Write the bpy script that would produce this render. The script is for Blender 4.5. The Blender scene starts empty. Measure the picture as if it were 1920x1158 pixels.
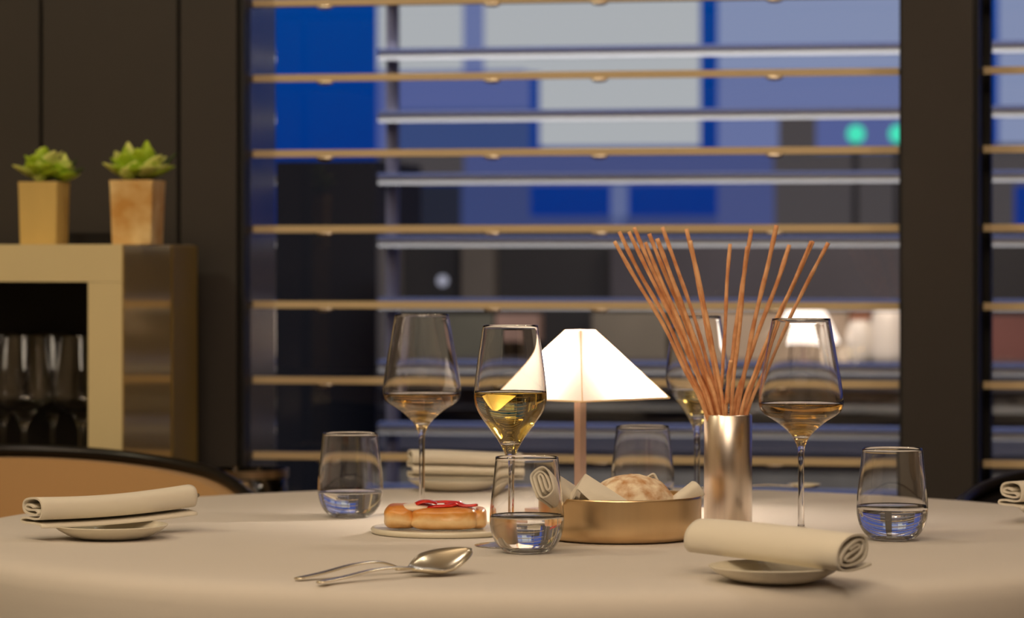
import bpy, bmesh, math, random
from mathutils import Vector, Matrix
random.seed(7)
sc = bpy.context.scene
COL = sc.collection
PI = math.pi

# ---------------------------------------------------------------- camera
EYE = 1.054            # camera height (table top is at 0.75)
TT = 0.75
FPX = 6000.0           # focal length in pixels of the 1920 px frame
cam_d = bpy.data.cameras.new('camera')
cam = bpy.data.objects.new('camera', cam_d)
COL.objects.link(cam)
cam.location = (0, 0, EYE)
cam.rotation_euler = (PI/2, 0, 0)
cam_d.sensor_width = 36.0
cam_d.lens = FPX/1920.0*36.0
cam_d.shift_y = -91.0/1920.0
cam_d.clip_start = 0.05
cam_d.clip_end = 200
cam_d.dof.use_dof = True
cam_d.dof.focus_distance = 3.38
cam_d.dof.aperture_fstop = 6.3
sc.camera = cam

# ---------------------------------------------------------------- view / world
sc.view_settings.view_transform = 'Standard'
sc.view_settings.look = 'None'
sc.view_settings.gamma = 1.0
sc.view_settings.exposure = 0.0
sc.view_settings.use_curve_mapping = False

def lin(r, g, b):
    def f(v):
        v /= 255.0
        return v/12.92 if v <= 0.04045 else ((v+0.055)/1.055)**2.4
    return (f(r), f(g), f(b), 1.0)

w = bpy.data.worlds.new('dusk')
sc.world = w
w.use_nodes = True
nt = w.node_tree
bg = nt.nodes['Background']
tc = nt.nodes.new('ShaderNodeTexCoord')
sx = nt.nodes.new('ShaderNodeSeparateXYZ')
rp = nt.nodes.new('ShaderNodeValToRGB')
nt.links.new(tc.outputs['Generated'], sx.inputs[0])
nt.links.new(sx.outputs['Z'], rp.inputs[0])
rp.color_ramp.elements[0].position = 0.004
rg = rp.color_ramp.elements.new(0.0); rg.color = lin(8, 10, 18)
rp.color_ramp.elements[1].color = lin(2, 44, 128)
rp.color_ramp.elements[2].position = 0.10
rp.color_ramp.elements[2].color = lin(0, 66, 148)
nt.links.new(rp.outputs[0], bg.inputs[0])
bg.inputs[1].default_value = 1.0

# ---------------------------------------------------------------- room frame (walls are turned a little to the view)
TH = math.radians(10.8)
CT, ST = math.cos(TH), math.sin(TH)
def UV(u, v, z=0.0):
    return Vector((CT*u + ST*v, -ST*u + CT*v, z))
def DV(x, V):
    return V/(CT + (x-960)/FPX*ST)
def U_(x, V):
    D = DV(x, V)
    return CT*(x-960)/FPX*D - ST*D
def Z_(x, y, V):
    return EYE - (y-488)/FPX*DV(x, V)
def P_(x, y, D):
    return Vector(((x-960)/FPX*D, D, EYE - (y-488)/FPX*D))

# ---------------------------------------------------------------- lights
def area(name, loc, size, power, col, target=None, shape='DISK', spread=None, sy=None):
    l = bpy.data.lights.new(name, 'AREA')
    l.shape = shape; l.size = size
    if sy: l.size_y = sy
    l.energy = power; l.color = col
    if spread: l.spread = spread
    o = bpy.data.objects.new(name, l); COL.objects.link(o)
    o.location = loc
    d = (Vector(target) - Vector(loc)) if target else Vector((0, 0, -1))
    o.rotation_euler = d.to_track_quat('-Z', 'Y').to_euler()
    return o
WARM = (1.0, 0.70, 0.40)
area('ceiling_spot', (-1.1, 1.9, 2.7), 0.5, 11, (1.0, 0.76, 0.48), (-0.1, 3.3, 0.75))
area('ceiling_spot', (-0.5, 3.9, 2.7), 0.10, 3, (1.0, 0.85, 0.72), (0.0, 3.9, 0.75))
area('ceiling_spot', (-2.0, 3.2, 2.7), 0.3, 11, (1.0, 0.90, 0.62), (-0.9, 4.7, 0.8))
area('ceiling_spot', (1.3, 3.6, 2.7), 0.3, 6, (1.0, 0.84, 0.66), (0.7, 4.0, 0.75))
area('ceiling_panel', (0, 0.3, 2.75), 2.2, 44, (1.0, 0.84, 0.65), (0, 0.3, 0.0))
area('ceiling_fill', (0.0, 1.2, 1.9), 1.6, 58, (1.0, 0.85, 0.69), (0.0, 1.2, 2.9))  # added unseen fill, bounced off the ceiling for ambience

# ---------------------------------------------------------------- materials
def mat(name, color, rough=0.5, metal=0.0, noise=0.0, nscale=20.0, bump=0.0, bscale=200.0, color2=None,
        stretch=None, spec=0.5, sheen=0.0, coat=0.0, aniso=0.0, trans=0.0, ior=1.45, sss=0.0, emit=None, estr=0.0):
    m = bpy.data.materials.new(name); m.use_nodes = True
    n = m.node_tree; b = n.nodes['Principled BSDF']
    b.inputs['Roughness'].default_value = rough
    b.inputs['Metallic'].default_value = metal
    b.inputs['Specular IOR Level'].default_value = spec
    b.inputs['Sheen Weight'].default_value = sheen
    b.inputs['Coat Weight'].default_value = coat
    b.inputs['Anisotropic'].default_value = aniso
    b.inputs['Transmission Weight'].default_value = trans
    b.inputs['IOR'].default_value = ior
    if sss:
        b.inputs['Subsurface Weight'].default_value = sss
        b.inputs['Subsurface Radius'].default_value = (0.01, 0.006, 0.003)
    b.inputs['Base Color'].default_value = color
    if emit:
        b.inputs['Emission Color'].default_value = emit
        b.inputs['Emission Strength'].default_value = estr
    t = n.nodes.new('ShaderNodeTexCoord')
    mp = n.nodes.new('ShaderNodeMapping')
    n.links.new(t.outputs['Object'], mp.inputs[0])
    if stretch: mp.inputs['Scale'].default_value = stretch
    if noise > 0 or color2:
        nz = n.nodes.new('ShaderNodeTexNoise'); nz.inputs['Scale'].default_value = nscale
        nz.inputs['Detail'].default_value = 4
        n.links.new(mp.outputs[0], nz.inputs[0])
        r = n.nodes.new('ShaderNodeValToRGB')
        c2 = color2 or tuple(c*(1-noise) for c in color[:3])+(1,)
        r.color_ramp.elements[0].position = 0.35; r.color_ramp.elements[0].color = c2
        r.color_ramp.elements[1].position = 0.65; r.color_ramp.elements[1].color = color
        n.links.new(nz.outputs['Fac'], r.inputs[0]); n.links.new(r.outputs[0], b.inputs['Base Color'])
    if bump > 0:
        nb = n.nodes.new('ShaderNodeTexNoise'); nb.inputs['Scale'].default_value = bscale
        nb.inputs['Detail'].default_value = 3
        n.links.new(mp.outputs[0], nb.inputs[0])
        bp = n.nodes.new('ShaderNodeBump'); bp.inputs['Strength'].default_value = bump
        bp.inputs['Distance'].default_value = 0.001
        n.links.new(nb.outputs['Fac'], bp.inputs['Height']); n.links.new(bp.outputs[0], b.inputs['Normal'])
    return m

def glassmat(name, color=(1, 1, 1, 1), ior=1.45, absorb=None, dens=0.0):
    m = bpy.data.materials.new(name); m.use_nodes = True
    n = m.node_tree; n.nodes.clear()
    o = n.nodes.new('ShaderNodeOutputMaterial'); g = n.nodes.new('ShaderNodeBsdfGlass')
    g.inputs['Color'].default_value = color; g.inputs['IOR'].default_value = ior; g.inputs['Roughness'].default_value = 0
    n.links.new(g.outputs[0], o.inputs['Surface'])
    if absorb:
        v = n.nodes.new('ShaderNodeVolumeAbsorption')
        v.inputs['Color'].default_value = absorb; v.inputs['Density'].default_value = dens
        n.links.new(v.outputs[0], o.inputs['Volume'])
    return m

def panemat(name, ior=1.5, tint=(1, 1, 1, 1)):
    m = bpy.data.materials.new(name); m.use_nodes = True
    n = m.node_tree; n.nodes.clear()
    o = n.nodes.new('ShaderNodeOutputMaterial'); t = n.nodes.new('ShaderNodeBsdfTransparent')
    t.inputs[0].default_value = tint
    g = n.nodes.new('ShaderNodeBsdfGlossy'); g.inputs['Roughness'].default_value = 0.0
    f = n.nodes.new('ShaderNodeFresnel'); f.inputs[0].default_value = ior
    mx = n.nodes.new('ShaderNodeMixShader')
    n.links.new(f.outputs[0], mx.inputs[0]); n.links.new(t.outputs[0], mx.inputs[1]); n.links.new(g.outputs[0], mx.inputs[2])
    n.links.new(mx.outputs[0], o.inputs['Surface'])
    return m

def emat(name, col, s=1.0):
    m = bpy.data.materials.new(name); m.use_nodes = True
    n = m.node_tree; n.nodes.clear()
    o = n.nodes.new('ShaderNodeOutputMaterial'); e = n.nodes.new('ShaderNodeEmission')
    e.inputs[0].default_value = col; e.inputs[1].default_value = s
    n.links.new(e.outputs[0], o.inputs['Surface'])
    return m

M_wall = mat('dark_wall', lin(56, 50, 45), 0.6, noise=0.08, nscale=3, bump=0.05)
M_black = mat('black_frame', lin(22, 20, 20), 0.5)
M_floor = mat('floor', lin(60, 48, 38), 0.4, noise=0.3, nscale=6)
M_ceil = mat('ceiling', lin(205, 190, 170), 0.9)
M_beigewall = mat('beige_wall', lin(224, 204, 178), 0.8, noise=0.1, nscale=2)
M_gold = mat('slat_gold', lin(226, 200, 156), 0.45, 0.0, noise=0.1, nscale=2)
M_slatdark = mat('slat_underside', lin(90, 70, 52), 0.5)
M_cloth = mat('white_cloth', lin(207, 199, 190), 0.9, bump=0.12, bscale=900, sheen=0.1, noise=0.03, nscale=3)
M_napkin = mat('napkin_linen', lin(222, 214, 198), 0.9, bump=0.15, bscale=1500, sheen=0.1)
M_plate = mat('cream_porcelain', lin(224, 216, 196), 0.25, coat=0.3)
M_brass = mat('brushed_brass', lin(212, 180, 138), 0.3, 1.0, noise=0.12, nscale=60, stretch=(1, 1, 0.02), bump=0.05, bscale=900)
M_steelbrass = mat('champagne_metal', lin(240, 226, 212), 0.28, 1.0, aniso=0.3, noise=0.1, nscale=120, stretch=(1, 1, 0.01))
M_bowl = mat('bowl_brass', lin(230, 200, 156), 0.3, 1.0, noise=0.08, nscale=40, stretch=(1, 1, 0.03))
M_lampmetal = mat('lamp_metal', lin(225, 196, 182), 0.35, 1.0)
M_silver = mat('silver', lin(238, 228, 204), 0.24, 1.0)
M_cab = mat('cabinet_champagne', lin(222, 204, 156), 0.5, 0.0, noise=0.03, nscale=5)
M_cabside = mat('cabinet_polished_side', lin(200, 172, 112), 0.10, 0.6)
M_cabin = mat('cabinet_inside', lin(20, 18, 17), 0.6)
M_pot = mat('pot_ochre', lin(214, 182, 108), 0.7, noise=0.12, nscale=14, stretch=(1, 1, 0.4))
M_pot2 = mat('pot_marbled', lin(234, 204, 144), 0.6, color2=lin(200, 146, 70), nscale=22)
M_leaf = mat('leaf_green', lin(178, 205, 44), 0.5, color2=lin(120, 160, 26), nscale=30, sss=0.1)
M_leafpale = mat('leaf_pale', lin(225, 228, 130), 0.5, color2=lin(176, 200, 70), nscale=30, sss=0.1)
M_leafdark = mat('leaf_dark', lin(70, 92, 40), 0.5)
M_soil = mat('soil', lin(40, 30, 22), 0.95, bump=0.5, bscale=300)
M_chairfab = mat('chair_fabric', lin(176, 136, 88), 0.85, bump=0.1, bscale=700, sheen=0.2)
M_chairblk = mat('chair_black', lin(20, 17, 15), 0.3)
M_stick = mat('stick_brown', lin(246, 192, 142), 0.6, color2=lin(212, 144, 96), nscale=60, bump=0.4, bscale=150)
M_bread = mat('bread_crust', lin(240, 224, 196), 0.85, color2=lin(190, 140, 92), nscale=70, bump=0.6, bscale=240)
M_glass = glassmat('clear_glass', ior=1.48)
M_water = glassmat('water', ior=1.33)
M_wine = glassmat('white_wine', ior=1.34, absorb=lin(247, 232, 130), dens=38)
M_wine2 = glassmat('amber_wine', ior=1.34, absorb=lin(246, 220, 100), dens=38)
M_pane = panemat('window_glass', 1.5)
M_pepper = mat('pepper_red', lin(232, 44, 16), 0.25, coat=0.4, color2=lin(196, 20, 8), nscale=40)
M_cream = mat('cream_cheese', lin(244, 228, 206), 0.35, coat=0.3)
def crust():
    m = bpy.data.materials.new('bun_crust'); m.use_nodes = True
    n = m.node_tree; b = n.nodes['Principled BSDF']
    t = n.nodes.new('ShaderNodeTexCoord'); s = n.nodes.new('ShaderNodeSeparateXYZ')
    n.links.new(t.outputs['Object'], s.inputs[0])
    nz = n.nodes.new('ShaderNodeTexNoise'); nz.inputs['Scale'].default_value = 60; nz.inputs['Detail'].default_value = 5
    n.links.new(t.outputs['Object'], nz.inputs[0])
    a = n.nodes.new('ShaderNodeMath'); a.operation = 'MULTIPLY_ADD'; a.inputs[1].default_value = 0.016; a.inputs[2].default_value = -0.008
    n.links.new(nz.outputs['Fac'], a.inputs[0])
    c = n.nodes.new('ShaderNodeMath'); c.operation = 'ADD'
    n.links.new(s.outputs['Z'], c.inputs[0]); n.links.new(a.outputs[0], c.inputs[1])
    mr = n.nodes.new('ShaderNodeMapRange'); mr.inputs[1].default_value = 0.0; mr.inputs[2].default_value = 0.034
    n.links.new(c.outputs[0], mr.inputs[0])
    r = n.nodes.new('ShaderNodeValToRGB')
    e = r.color_ramp.elements
    e[0].position = 0.0; e[0].color = lin(214, 160, 92)
    e[1].position = 0.92; e[1].color = lin(192, 108, 34)
    x = e.new(0.35); x.color = lin(240, 208, 156)
    x = e.new(0.60); x.color = lin(228, 158, 74)
    n.links.new(mr.outputs[0], r.inputs[0]); n.links.new(r.outputs[0], b.inputs['Base Color'])
    b.inputs['Roughness'].default_value = 0.4; b.inputs['Coat Weight'].default_value = 0.25
    return m
M_bun = crust()

# ---------------------------------------------------------------- mesh helpers
def link(name, bm, m, parent=None, loc=None, rz=0.0, smooth=False, kind=None, bevel=0.0, recalc=True):
    if bevel > 0:
        bmesh.ops.bevel(bm, geom=[e for e in bm.edges if e.calc_face_angle(0) > 0.6], offset=bevel, segments=2, affect='EDGES', profile=0.7)
    if recalc:
        bmesh.ops.recalc_face_normals(bm, faces=bm.faces)
    me = bpy.data.meshes.new(name); bm.to_mesh(me); bm.free()
    if m: me.materials.append(m)
    if smooth:
        for p in me.polygons: p.use_smooth = True
    o = bpy.data.objects.new(name, me); COL.objects.link(o)
    if parent: o.parent = parent
    if loc is not None: o.location = loc
    if rz: o.rotation_euler = (0, 0, rz)
    if kind: o['kind'] = kind
    return o
def empty(name, loc=(0, 0, 0), rz=0.0, parent=None):
    o = bpy.data.objects.new(name, None); COL.objects.link(o)
    o.empty_display_size = 0.05
    o.location = loc; o.rotation_euler = (0, 0, rz)
    if parent: o.parent = parent
    return o
def tag(o, label, cat, group=None):
    o['label'] = label; o['category'] = cat
    if group: o['group'] = group
    return o
def box(bm, x0, x1, y0, y1, z0, z1):
    vs = [bm.verts.new(p) for p in ((x0, y0, z0), (x1, y0, z0), (x1, y1, z0), (x0, y1, z0), (x0, y0, z1), (x1, y0, z1), (x1, y1, z1), (x0, y1, z1))]
    for f in ((0, 3, 2, 1), (4, 5, 6, 7), (0, 1, 5, 4), (1, 2, 6, 5), (2, 3, 7, 6), (3, 0, 4, 7)):
        bm.faces.new([vs[i] for i in f])
    return vs
def bbox(x0, x1, y0, y1, z0, z1):
    bm = bmesh.new(); box(bm, x0, x1, y0, y1, z0, z1); return bm
def catmull(pts, n=8, closed=False):
    out = []
    k = len(pts)
    pts = [Vector(p) for p in pts]
    for i in range(k-1):
        p0 = pts[max(i-1, 0)]; p1 = pts[i]; p2 = pts[i+1]; p3 = pts[min(i+2, k-1)]
        for j in range(n):
            t = j/n
            out.append(0.5*((2*p1) + (p2-p0)*t + (2*p0-5*p1+4*p2-p3)*t*t + (3*p1-p0-3*p2+p3)*t**3))
    out.append(pts[-1])
    return out
def lathe(bm, prof, seg=64):
    rings = []
    for r, z in prof:
        if r < 1e-6:
            rings.append([bm.verts.new((0, 0, z))])
        else:
            rings.append([bm.verts.new((r*math.cos(2*PI*i/seg), r*math.sin(2*PI*i/seg), z)) for i in range(seg)])
    for a, b in zip(rings, rings[1:]):
        if len(a) == 1 and len(b) == 1: continue
        for i in range(seg):
            j = (i+1) % seg
            if len(a) == 1: bm.faces.new((a[0], b[j], b[i]))
            elif len(b) == 1: bm.faces.new((a[i], a[j], b[0]))
            else: bm.faces.new((a[i], a[j], b[j], b[i]))
def tube(bm, pts, rad, seg=8, cap=True):
    pts = [Vector(p) for p in pts]
    rings = []
    up = Vector((0.3, 1, 0.2)).normalized()
    for i, p in enumerate(pts):
        d = (pts[min(i+1, len(pts)-1)] - pts[max(i-1, 0)]).normalized()
        a = d.cross(up).normalized(); b = d.cross(a)
        r = rad(i/(len(pts)-1)) if callable(rad) else rad
        rings.append([bm.verts.new(p + a*r*math.cos(2*PI*k/seg) + b*r*math.sin(2*PI*k/seg)) for k in range(seg)])
    for A, B in zip(rings, rings[1:]):
        for k in range(seg):
            bm.faces.new((A[k], A[(k+1) % seg], B[(k+1) % seg], B[k]))
    if cap:
        bm.faces.new(rings[0][::-1]); bm.faces.new(rings[-1])
def sheet(bm, grid, th):
    """grid of points (rows) thickened along its normals"""
    R, C_ = len(grid), len(grid[0])
    top, bot = [], []
    for i in range(R):
        ta, ba = [], []
        for j in range(C_):
            p = Vector(grid[i][j])
            du = Vector(grid[min(i+1, R-1)][j]) - Vector(grid[max(i-1, 0)][j])
            dv = Vector(grid[i][min(j+1, C_-1)]) - Vector(grid[i][max(j-1, 0)])
            n = du.cross(dv)
            n = n.normalized() if n.length > 1e-12 else Vector((0, 0, 1))
            t = th(i/(R-1), j/(C_-1)) if callable(th) else th
            ta.append(bm.verts.new(p+n*t/2)); ba.append(bm.verts.new(p-n*t/2))
        top.append(ta); bot.append(ba)
    for i in range(R-1):
        for j in range(C_-1):
            bm.faces.new((top[i][j], top[i][j+1], top[i+1][j+1], top[i+1][j]))
            bm.faces.new((bot[i][j], bot[i+1][j], bot[i+1][j+1], bot[i][j+1]))
    for i in range(R-1):
        for j in (0, C_-1):
            bm.faces.new((top[i][j], top[i+1][j], bot[i+1][j], bot[i][j]))
    for j in range(C_-1):
        for i in (0, R-1):
            bm.faces.new((top[i][j], bot[i][j], bot[i][j+1], top[i][j+1]))
def ribbon(bm, sec, th, L, steps=30, bend=lambda t: (0, 0), scl=lambda t: (1, 1), n=7, origin=(0, 0)):
    """folded cloth: the section polyline (y,z), of thickness th, run along x"""
    s = catmull([(a, b, 0) for a, b in sec], n)
    nrm = []
    for i in range(len(s)):
        d = (s[min(i+1, len(s)-1)] - s[max(i-1, 0)]).normalized()
        nrm.append(Vector((-d.y, d.x, 0)))
    N = len(s); loops = []
    for k in range(steps+1):
        t = k/steps; bx, bz = bend(t); sy, sz = scl(t)
        x = -L/2 + L*t
        # soft rounding in at both ends
        A = []; B = []
        for p, q in zip(s, nrm):
            a = p + q*th/2; b = p - q*th/2
            A.append(bm.verts.new((x, (a.x-origin[0])*sy+origin[0]+bx, a.y*sz+bz)))
            B.append(bm.verts.new((x, (b.x-origin[0])*sy+origin[0]+bx, b.y*sz+bz)))
        loops.append((A, B))
    for (A, B), (C_, D_) in zip(loops, loops[1:]):
        for i in range(N-1):
            bm.faces.new((A[i], A[i+1], C_[i+1], C_[i])); bm.faces.new((B[i], D_[i], D_[i+1], B[i+1]))
        bm.faces.new((A[0], C_[0], D_[0], B[0])); bm.faces.new((A[-1], B[-1], D_[-1], C_[-1]))
    for A, B in (loops[0], loops[-1]):
        for i in range(N-1):
            bm.faces.new((A[i], B[i], B[i+1], A[i+1]))
def subsurf(o, lv=1):
    md = o.modifiers.new('s', 'SUBSURF'); md.levels = lv; md.render_levels = lv
def dup(root, loc, rz=None, label=None, scale=None):
    r = root.copy(); COL.objects.link(r); r.location = loc
    if rz is not None: r.rotation_euler = (0, 0, rz)
    if scale: r.scale = (scale,)*3
    if label: r['label'] = label
    for ch in root.children:
        c = ch.copy(); COL.objects.link(c); c.parent = r
        for g in ch.children:
            d = g.copy(); COL.objects.link(d); d.parent = c
    return r
def rbox(name, u0, u1, v0, v1, z0, z1, m, parent=None, kind=None, bevel=0.0):
    """box along the walls of the room, origin at its base"""
    um, vm = (u0+u1)/2, (v0+v1)/2
    bm = bbox(u0-um, u1-um, v0-vm, v1-vm, 0, z1-z0)
    if parent is None:
        return link(name, bm, m, None, UV(um, vm, z0), -TH, kind=kind, bevel=bevel)
    return link(name, bm, m, parent, Vector((um, vm, z0)), 0, kind=kind, bevel=bevel)

# ================================================================ SETTING
VW = 4.93     # face of the panelled wall
UL, UR, VB = -3.2, 3.0, -1.6
rbox('floor', UL, UR, VB, 5.3, -0.1, 0.0, M_floor, kind='structure')
rbox('ceiling', UL, UR, VB, 5.3, 2.9, 3.0, M_ceil, kind='structure')
rbox('wall_left', UL-0.1, UL, VB, 5.3, 0, 2.9, M_beigewall, kind='structure')
rbox('wall_right', UR, UR+0.1, VB, 5.3, 0, 2.9, M_beigewall, kind='structure')
rbox('wall_front', UL, UR, VB-0.1, VB, 0, 2.9, mat('front_wall', lin(112, 100, 92), 0.8, noise=0.1, nscale=2), kind='structure')
# back wall: backing + panels with recessed joints
wb = empty('wall_back'); wb.rotation_euler = (0, 0, -TH); wb['kind'] = 'structure'
uj = [UL+0.001, U_(-390, VW), U_(77, VW), U_(335, VW), U_(447, VW)]
rbox('backing', UL, uj[4], VW+0.02, 5.088, 0, 2.9, M_black, wb)
for a, b in zip(uj, uj[1:]):
    rbox('panel', a+0.003, b-0.003, VW, VW+0.019, 0.0, 2.89, M_wall, wb, bevel=0.001)
# pillar between the windows
pu0, pu1 = U_(1692, VW), U_(1824, VW)
pil = empty('wall_pillar'); pil.rotation_euler = (0, 0, -TH); pil['kind'] = 'structure'
rbox('cladding', pu0, pu1, VW, VW+0.02, 0, 2.9, M_wall, pil, bevel=0.002)
rbox('core', pu0-0.006, pu1+0.008, VW+0.021, 5.28, 0, 2.9, M_black, pil)

def window(n, u0, u1):
    wd = empty('window_%d' % n); wd.rotation_euler = (0, 0, -TH); wd['kind'] = 'structure'
    rbox('glass_pane', u0, u1, 5.150, 5.158, 0.12, 2.8, M_pane, wd)
    rbox('sill', u0, u1, 5.10, 5.28, 0.0, 0.11, M_black, wd)
    rbox('head', u0, u1, 5.10, 5.28, 2.81, 2.9, M_black, wd)
    return wd
w1a, w1b = uj[4]+0.001, pu0-0.007
w2a, w2b = pu1+0.009, UR-0.001
win1 = window(1, w1a, w1b)
win2 = window(2, w2a, w2b)
M_jamb = mat('jamb_metal', lin(120, 112, 110), 0.22, 0.7)
rbox('jamb', w1a, w1a+0.002, 4.975, 5.145, 0.115, 2.8, M_jamb, win1)
rbox('jamb', w1a, U_(456, 4.93), 4.935, 4.974, 0.115, 2.8, M_black, win1)
rbox('jamb', w2a, w2a+0.012, 5.08, 5.149, 0.115, 2.8, M_black, win2)

# blinds: every slat a part, gold nosing in front
def blind(u0, u1, label, clips):
    root = empty('window_blind', UV((u0+u1)/2, 5.0, 0), -TH)
    tag(root, label, 'blind')
    du = (u1-u0)/2
    z0 = Z_(500, 147, 5.0); pitch = Z_(500, 147, 5.0)-Z_(500, 288.2, 5.0)
    me_s = me_n = None
    for k in range(-12, 8):
        z = z0 + k*pitch
        if z < 0.2 or z > 2.7: continue
        if me_s is None:
            s = link('slat', bbox(-du, du, 0.004, 0.066, -0.002, 0.0025), M_slatdark, root, (0, 0, z)); me_s = s.data
            q = link('nosing', bbox(-du, du, -0.004, 0.003, -0.0057, 0.0057), M_gold, s, (0, 0, 0), bevel=0.0015); me_n = q.data
        else:
            s = bpy.data.objects.new('slat', me_s); COL.objects.link(s); s.parent = root; s.location = (0, 0, z)
            q = bpy.data.objects.new('nosing', me_n); COL.objects.link(q); q.parent = s
        for cx in clips:
            c = bpy.data.objects.new('clip', CLIP); COL.objects.link(c); c.parent = s
            c.location = (U_(cx, 5.0)-(u0+u1)/2, 0.0, -0.007)
    return root
bmc = bmesh.new(); bmesh.ops.create_uvsphere(bmc, u_segments=14, v_segments=8, radius=1)
bmesh.ops.scale(bmc, vec=(0.014, 0.004, 0.005), verts=bmc.verts)
CLIP = bpy.data.meshes.new('clip'); bmc.to_mesh(CLIP); bmc.free(); CLIP.materials.append(M_steelbrass)
blind(w1a+0.004, w1b-0.003, 'wide gold-edged venetian blind across the large window behind the table', (609, 923, 1124, 1452))
blind(w2a+0.004, w2b-0.004, 'gold-edged venetian blind in the narrow window beyond the dark pillar', ())

# ---- outer slat layer beyond the glass, standing in for the blind's reflection
VL = 5.95
M_slat_refl = mat('reflected_slat_blue', lin(92, 100, 138), 0.6)
M_slat_refl_pale = mat('reflected_slat_pale', lin(235, 235, 235), 0.5)
lu0, lu1 = U_(708, VL), U_(1925, VL)+0.9
area('louvre_fill', UV(U_(1200, 5.30), 5.30, 2.8), 2.4, 80, (0.95, 0.95, 1.0), UV(U_(1200, 5.95), 5.95, 1.7), 'RECTANGLE', sy=0.15)  # added fill with no real source, brightens the slat lips
lv = empty('reflected_slats', UV((lu0+lu1)/2, VL, 0), -TH)
tag(lv, 'pale slat layer beyond the window glass, standing in for the reflected blind', 'reflection')
lz = Z_(1000, 90, VL); lp = (Z_(1000, 90, VL)-Z_(1000, 326, VL))/2
for k in range(-9, 4):
    z = lz + k*lp
    if z < 0.3: continue
    b_ = link('reflected_blade', bbox(-(lu1-lu0)/2, (lu1-lu0)/2, 0, 0.05, -0.004, 0.003), M_slat_refl, lv, (0, 0, z))
    link('light_line', bbox(-(lu1-lu0)/2, (lu1-lu0)/2, 0.004, 0.02, -0.0185, -0.0045), M_slat_refl_pale, b_, (0, 0, 0))  # pale strip imitates the light line under each reflected slat
for px in (722, 1790):
    uu = U_(px, VL)-(lu0+lu1)/2
    link('post', bbox(uu-0.011, uu+0.011, 0.055, 0.075, 0.0, 2.4), mat('reflected_post', lin(150, 146, 160), 0.6), lv, (0, 0, 0))  # post of the slat layer standing in for the reflection

rbox('floor_terrace', -4, 4, 5.31, 16, -0.1, 0.0, mat('terrace_floor', lin(40, 38, 40), 0.8), kind='structure')
rbox('sky_blocker', -4, 4, 5.4, 8.7, 2.9, 3.0, M_black, kind='structure')  # unseen slab added to keep blue sky light off the terrace
# ---- far building front: panels glow in painted wall and reflection tones; gaps show sky
VF = 14.0
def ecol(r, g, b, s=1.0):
    return emat('glow_%d_%d_%d' % (r, g, b), lin(r, g, b), s)  # emits the given tone, so the light is in the colour
glow_front = empty('glow_facade', UV(0, VF, 0), -TH)
tag(glow_front, 'building front of added glowing panels beyond the blinds at dusk', 'building')
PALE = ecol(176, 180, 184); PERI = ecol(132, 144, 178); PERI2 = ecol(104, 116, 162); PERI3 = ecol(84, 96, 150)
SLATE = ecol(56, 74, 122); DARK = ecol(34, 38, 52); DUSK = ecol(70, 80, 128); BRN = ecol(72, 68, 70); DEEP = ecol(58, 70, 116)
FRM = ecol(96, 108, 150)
def tone_panel(x0, y0, x1, y1, m, dv=0.0, name='glow_panel'):
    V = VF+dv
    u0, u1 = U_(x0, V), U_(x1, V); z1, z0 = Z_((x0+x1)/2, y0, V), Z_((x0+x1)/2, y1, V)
    return link(name, bbox(u0, u1, dv, dv+0.12, z0, z1), m, glow_front, (0, 0, 0))
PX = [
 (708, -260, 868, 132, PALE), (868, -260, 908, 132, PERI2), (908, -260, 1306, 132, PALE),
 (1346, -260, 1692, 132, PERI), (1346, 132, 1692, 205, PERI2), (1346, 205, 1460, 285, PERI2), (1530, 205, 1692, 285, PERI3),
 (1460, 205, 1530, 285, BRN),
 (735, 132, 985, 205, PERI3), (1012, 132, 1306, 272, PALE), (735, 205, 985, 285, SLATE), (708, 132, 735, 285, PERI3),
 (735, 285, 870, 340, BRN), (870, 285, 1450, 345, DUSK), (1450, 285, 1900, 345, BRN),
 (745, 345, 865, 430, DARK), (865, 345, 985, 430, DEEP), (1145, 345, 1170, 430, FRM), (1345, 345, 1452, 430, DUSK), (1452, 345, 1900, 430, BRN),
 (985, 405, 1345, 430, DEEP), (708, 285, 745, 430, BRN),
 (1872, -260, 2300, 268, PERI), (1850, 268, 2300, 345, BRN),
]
for q in PX: tone_panel(*q)
# dark block to the left of it
blk = rbox('building_block', U_(300, 9.0), U_(706, 9.0), 9.0, 9.6, -0.5, Z_(600, 300, 9.0), mat('dark_facade', lin(10, 12, 22), 0.9))
tag(blk, 'nearly black flat-topped building standing before the blue dusk sky', 'building')
# ---- made-up room beyond the glass, standing in for reflections in it
VN = 8.6
M_refl_wall = mat('reflection_tone', lin(92, 84, 76), 0.8, noise=0.2, nscale=1.5)
M_stone = mat('reflection_stone', lin(150, 142, 130), 0.8, noise=0.4, nscale=5)
M_stone2 = mat('reflection_stone_dark', lin(62, 58, 62), 0.8, noise=0.3, nscale=5)
nu0, nu1 = U_(708, VN), U_(2300, VN)
rbox('reflection_backdrop', nu0, nu1, VN+0.02, VN+0.12, 0, Z_(1200, 432, VN), mat('reflection_dark', lin(14, 14, 19), 0.8), kind='structure')
fw = empty('reflection_wall', UV(0, VN, 0), -TH); fw['kind'] = 'structure'
def course(y0, y1, m, dv, x0=708, x1=2300):
    V = VN-dv
    link('stone_course', bbox(U_(x0, V), U_(x1, V), -dv, 0.018, Z_(1200, y1, V), Z_(1200, y0, V)), m, fw, (0, 0, 0), bevel=0.006)
course(688, 728, M_stone2, 0.75); course(732, 768, M_stone, 0.70, 960); course(732, 768, M_stone2, 0.69, 708, 955); course(772, 812, M_stone2, 0.62)
course(816, 848, mat('neighbour_slate', lin(82, 80, 92), 0.7, noise=0.2, nscale=4), 0.66); course(852, 1000, M_stone, 0.6)
M_beige = mat('neighbour_panel', lin(190, 172, 150), 0.8, noise=0.35, nscale=3)
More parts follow.
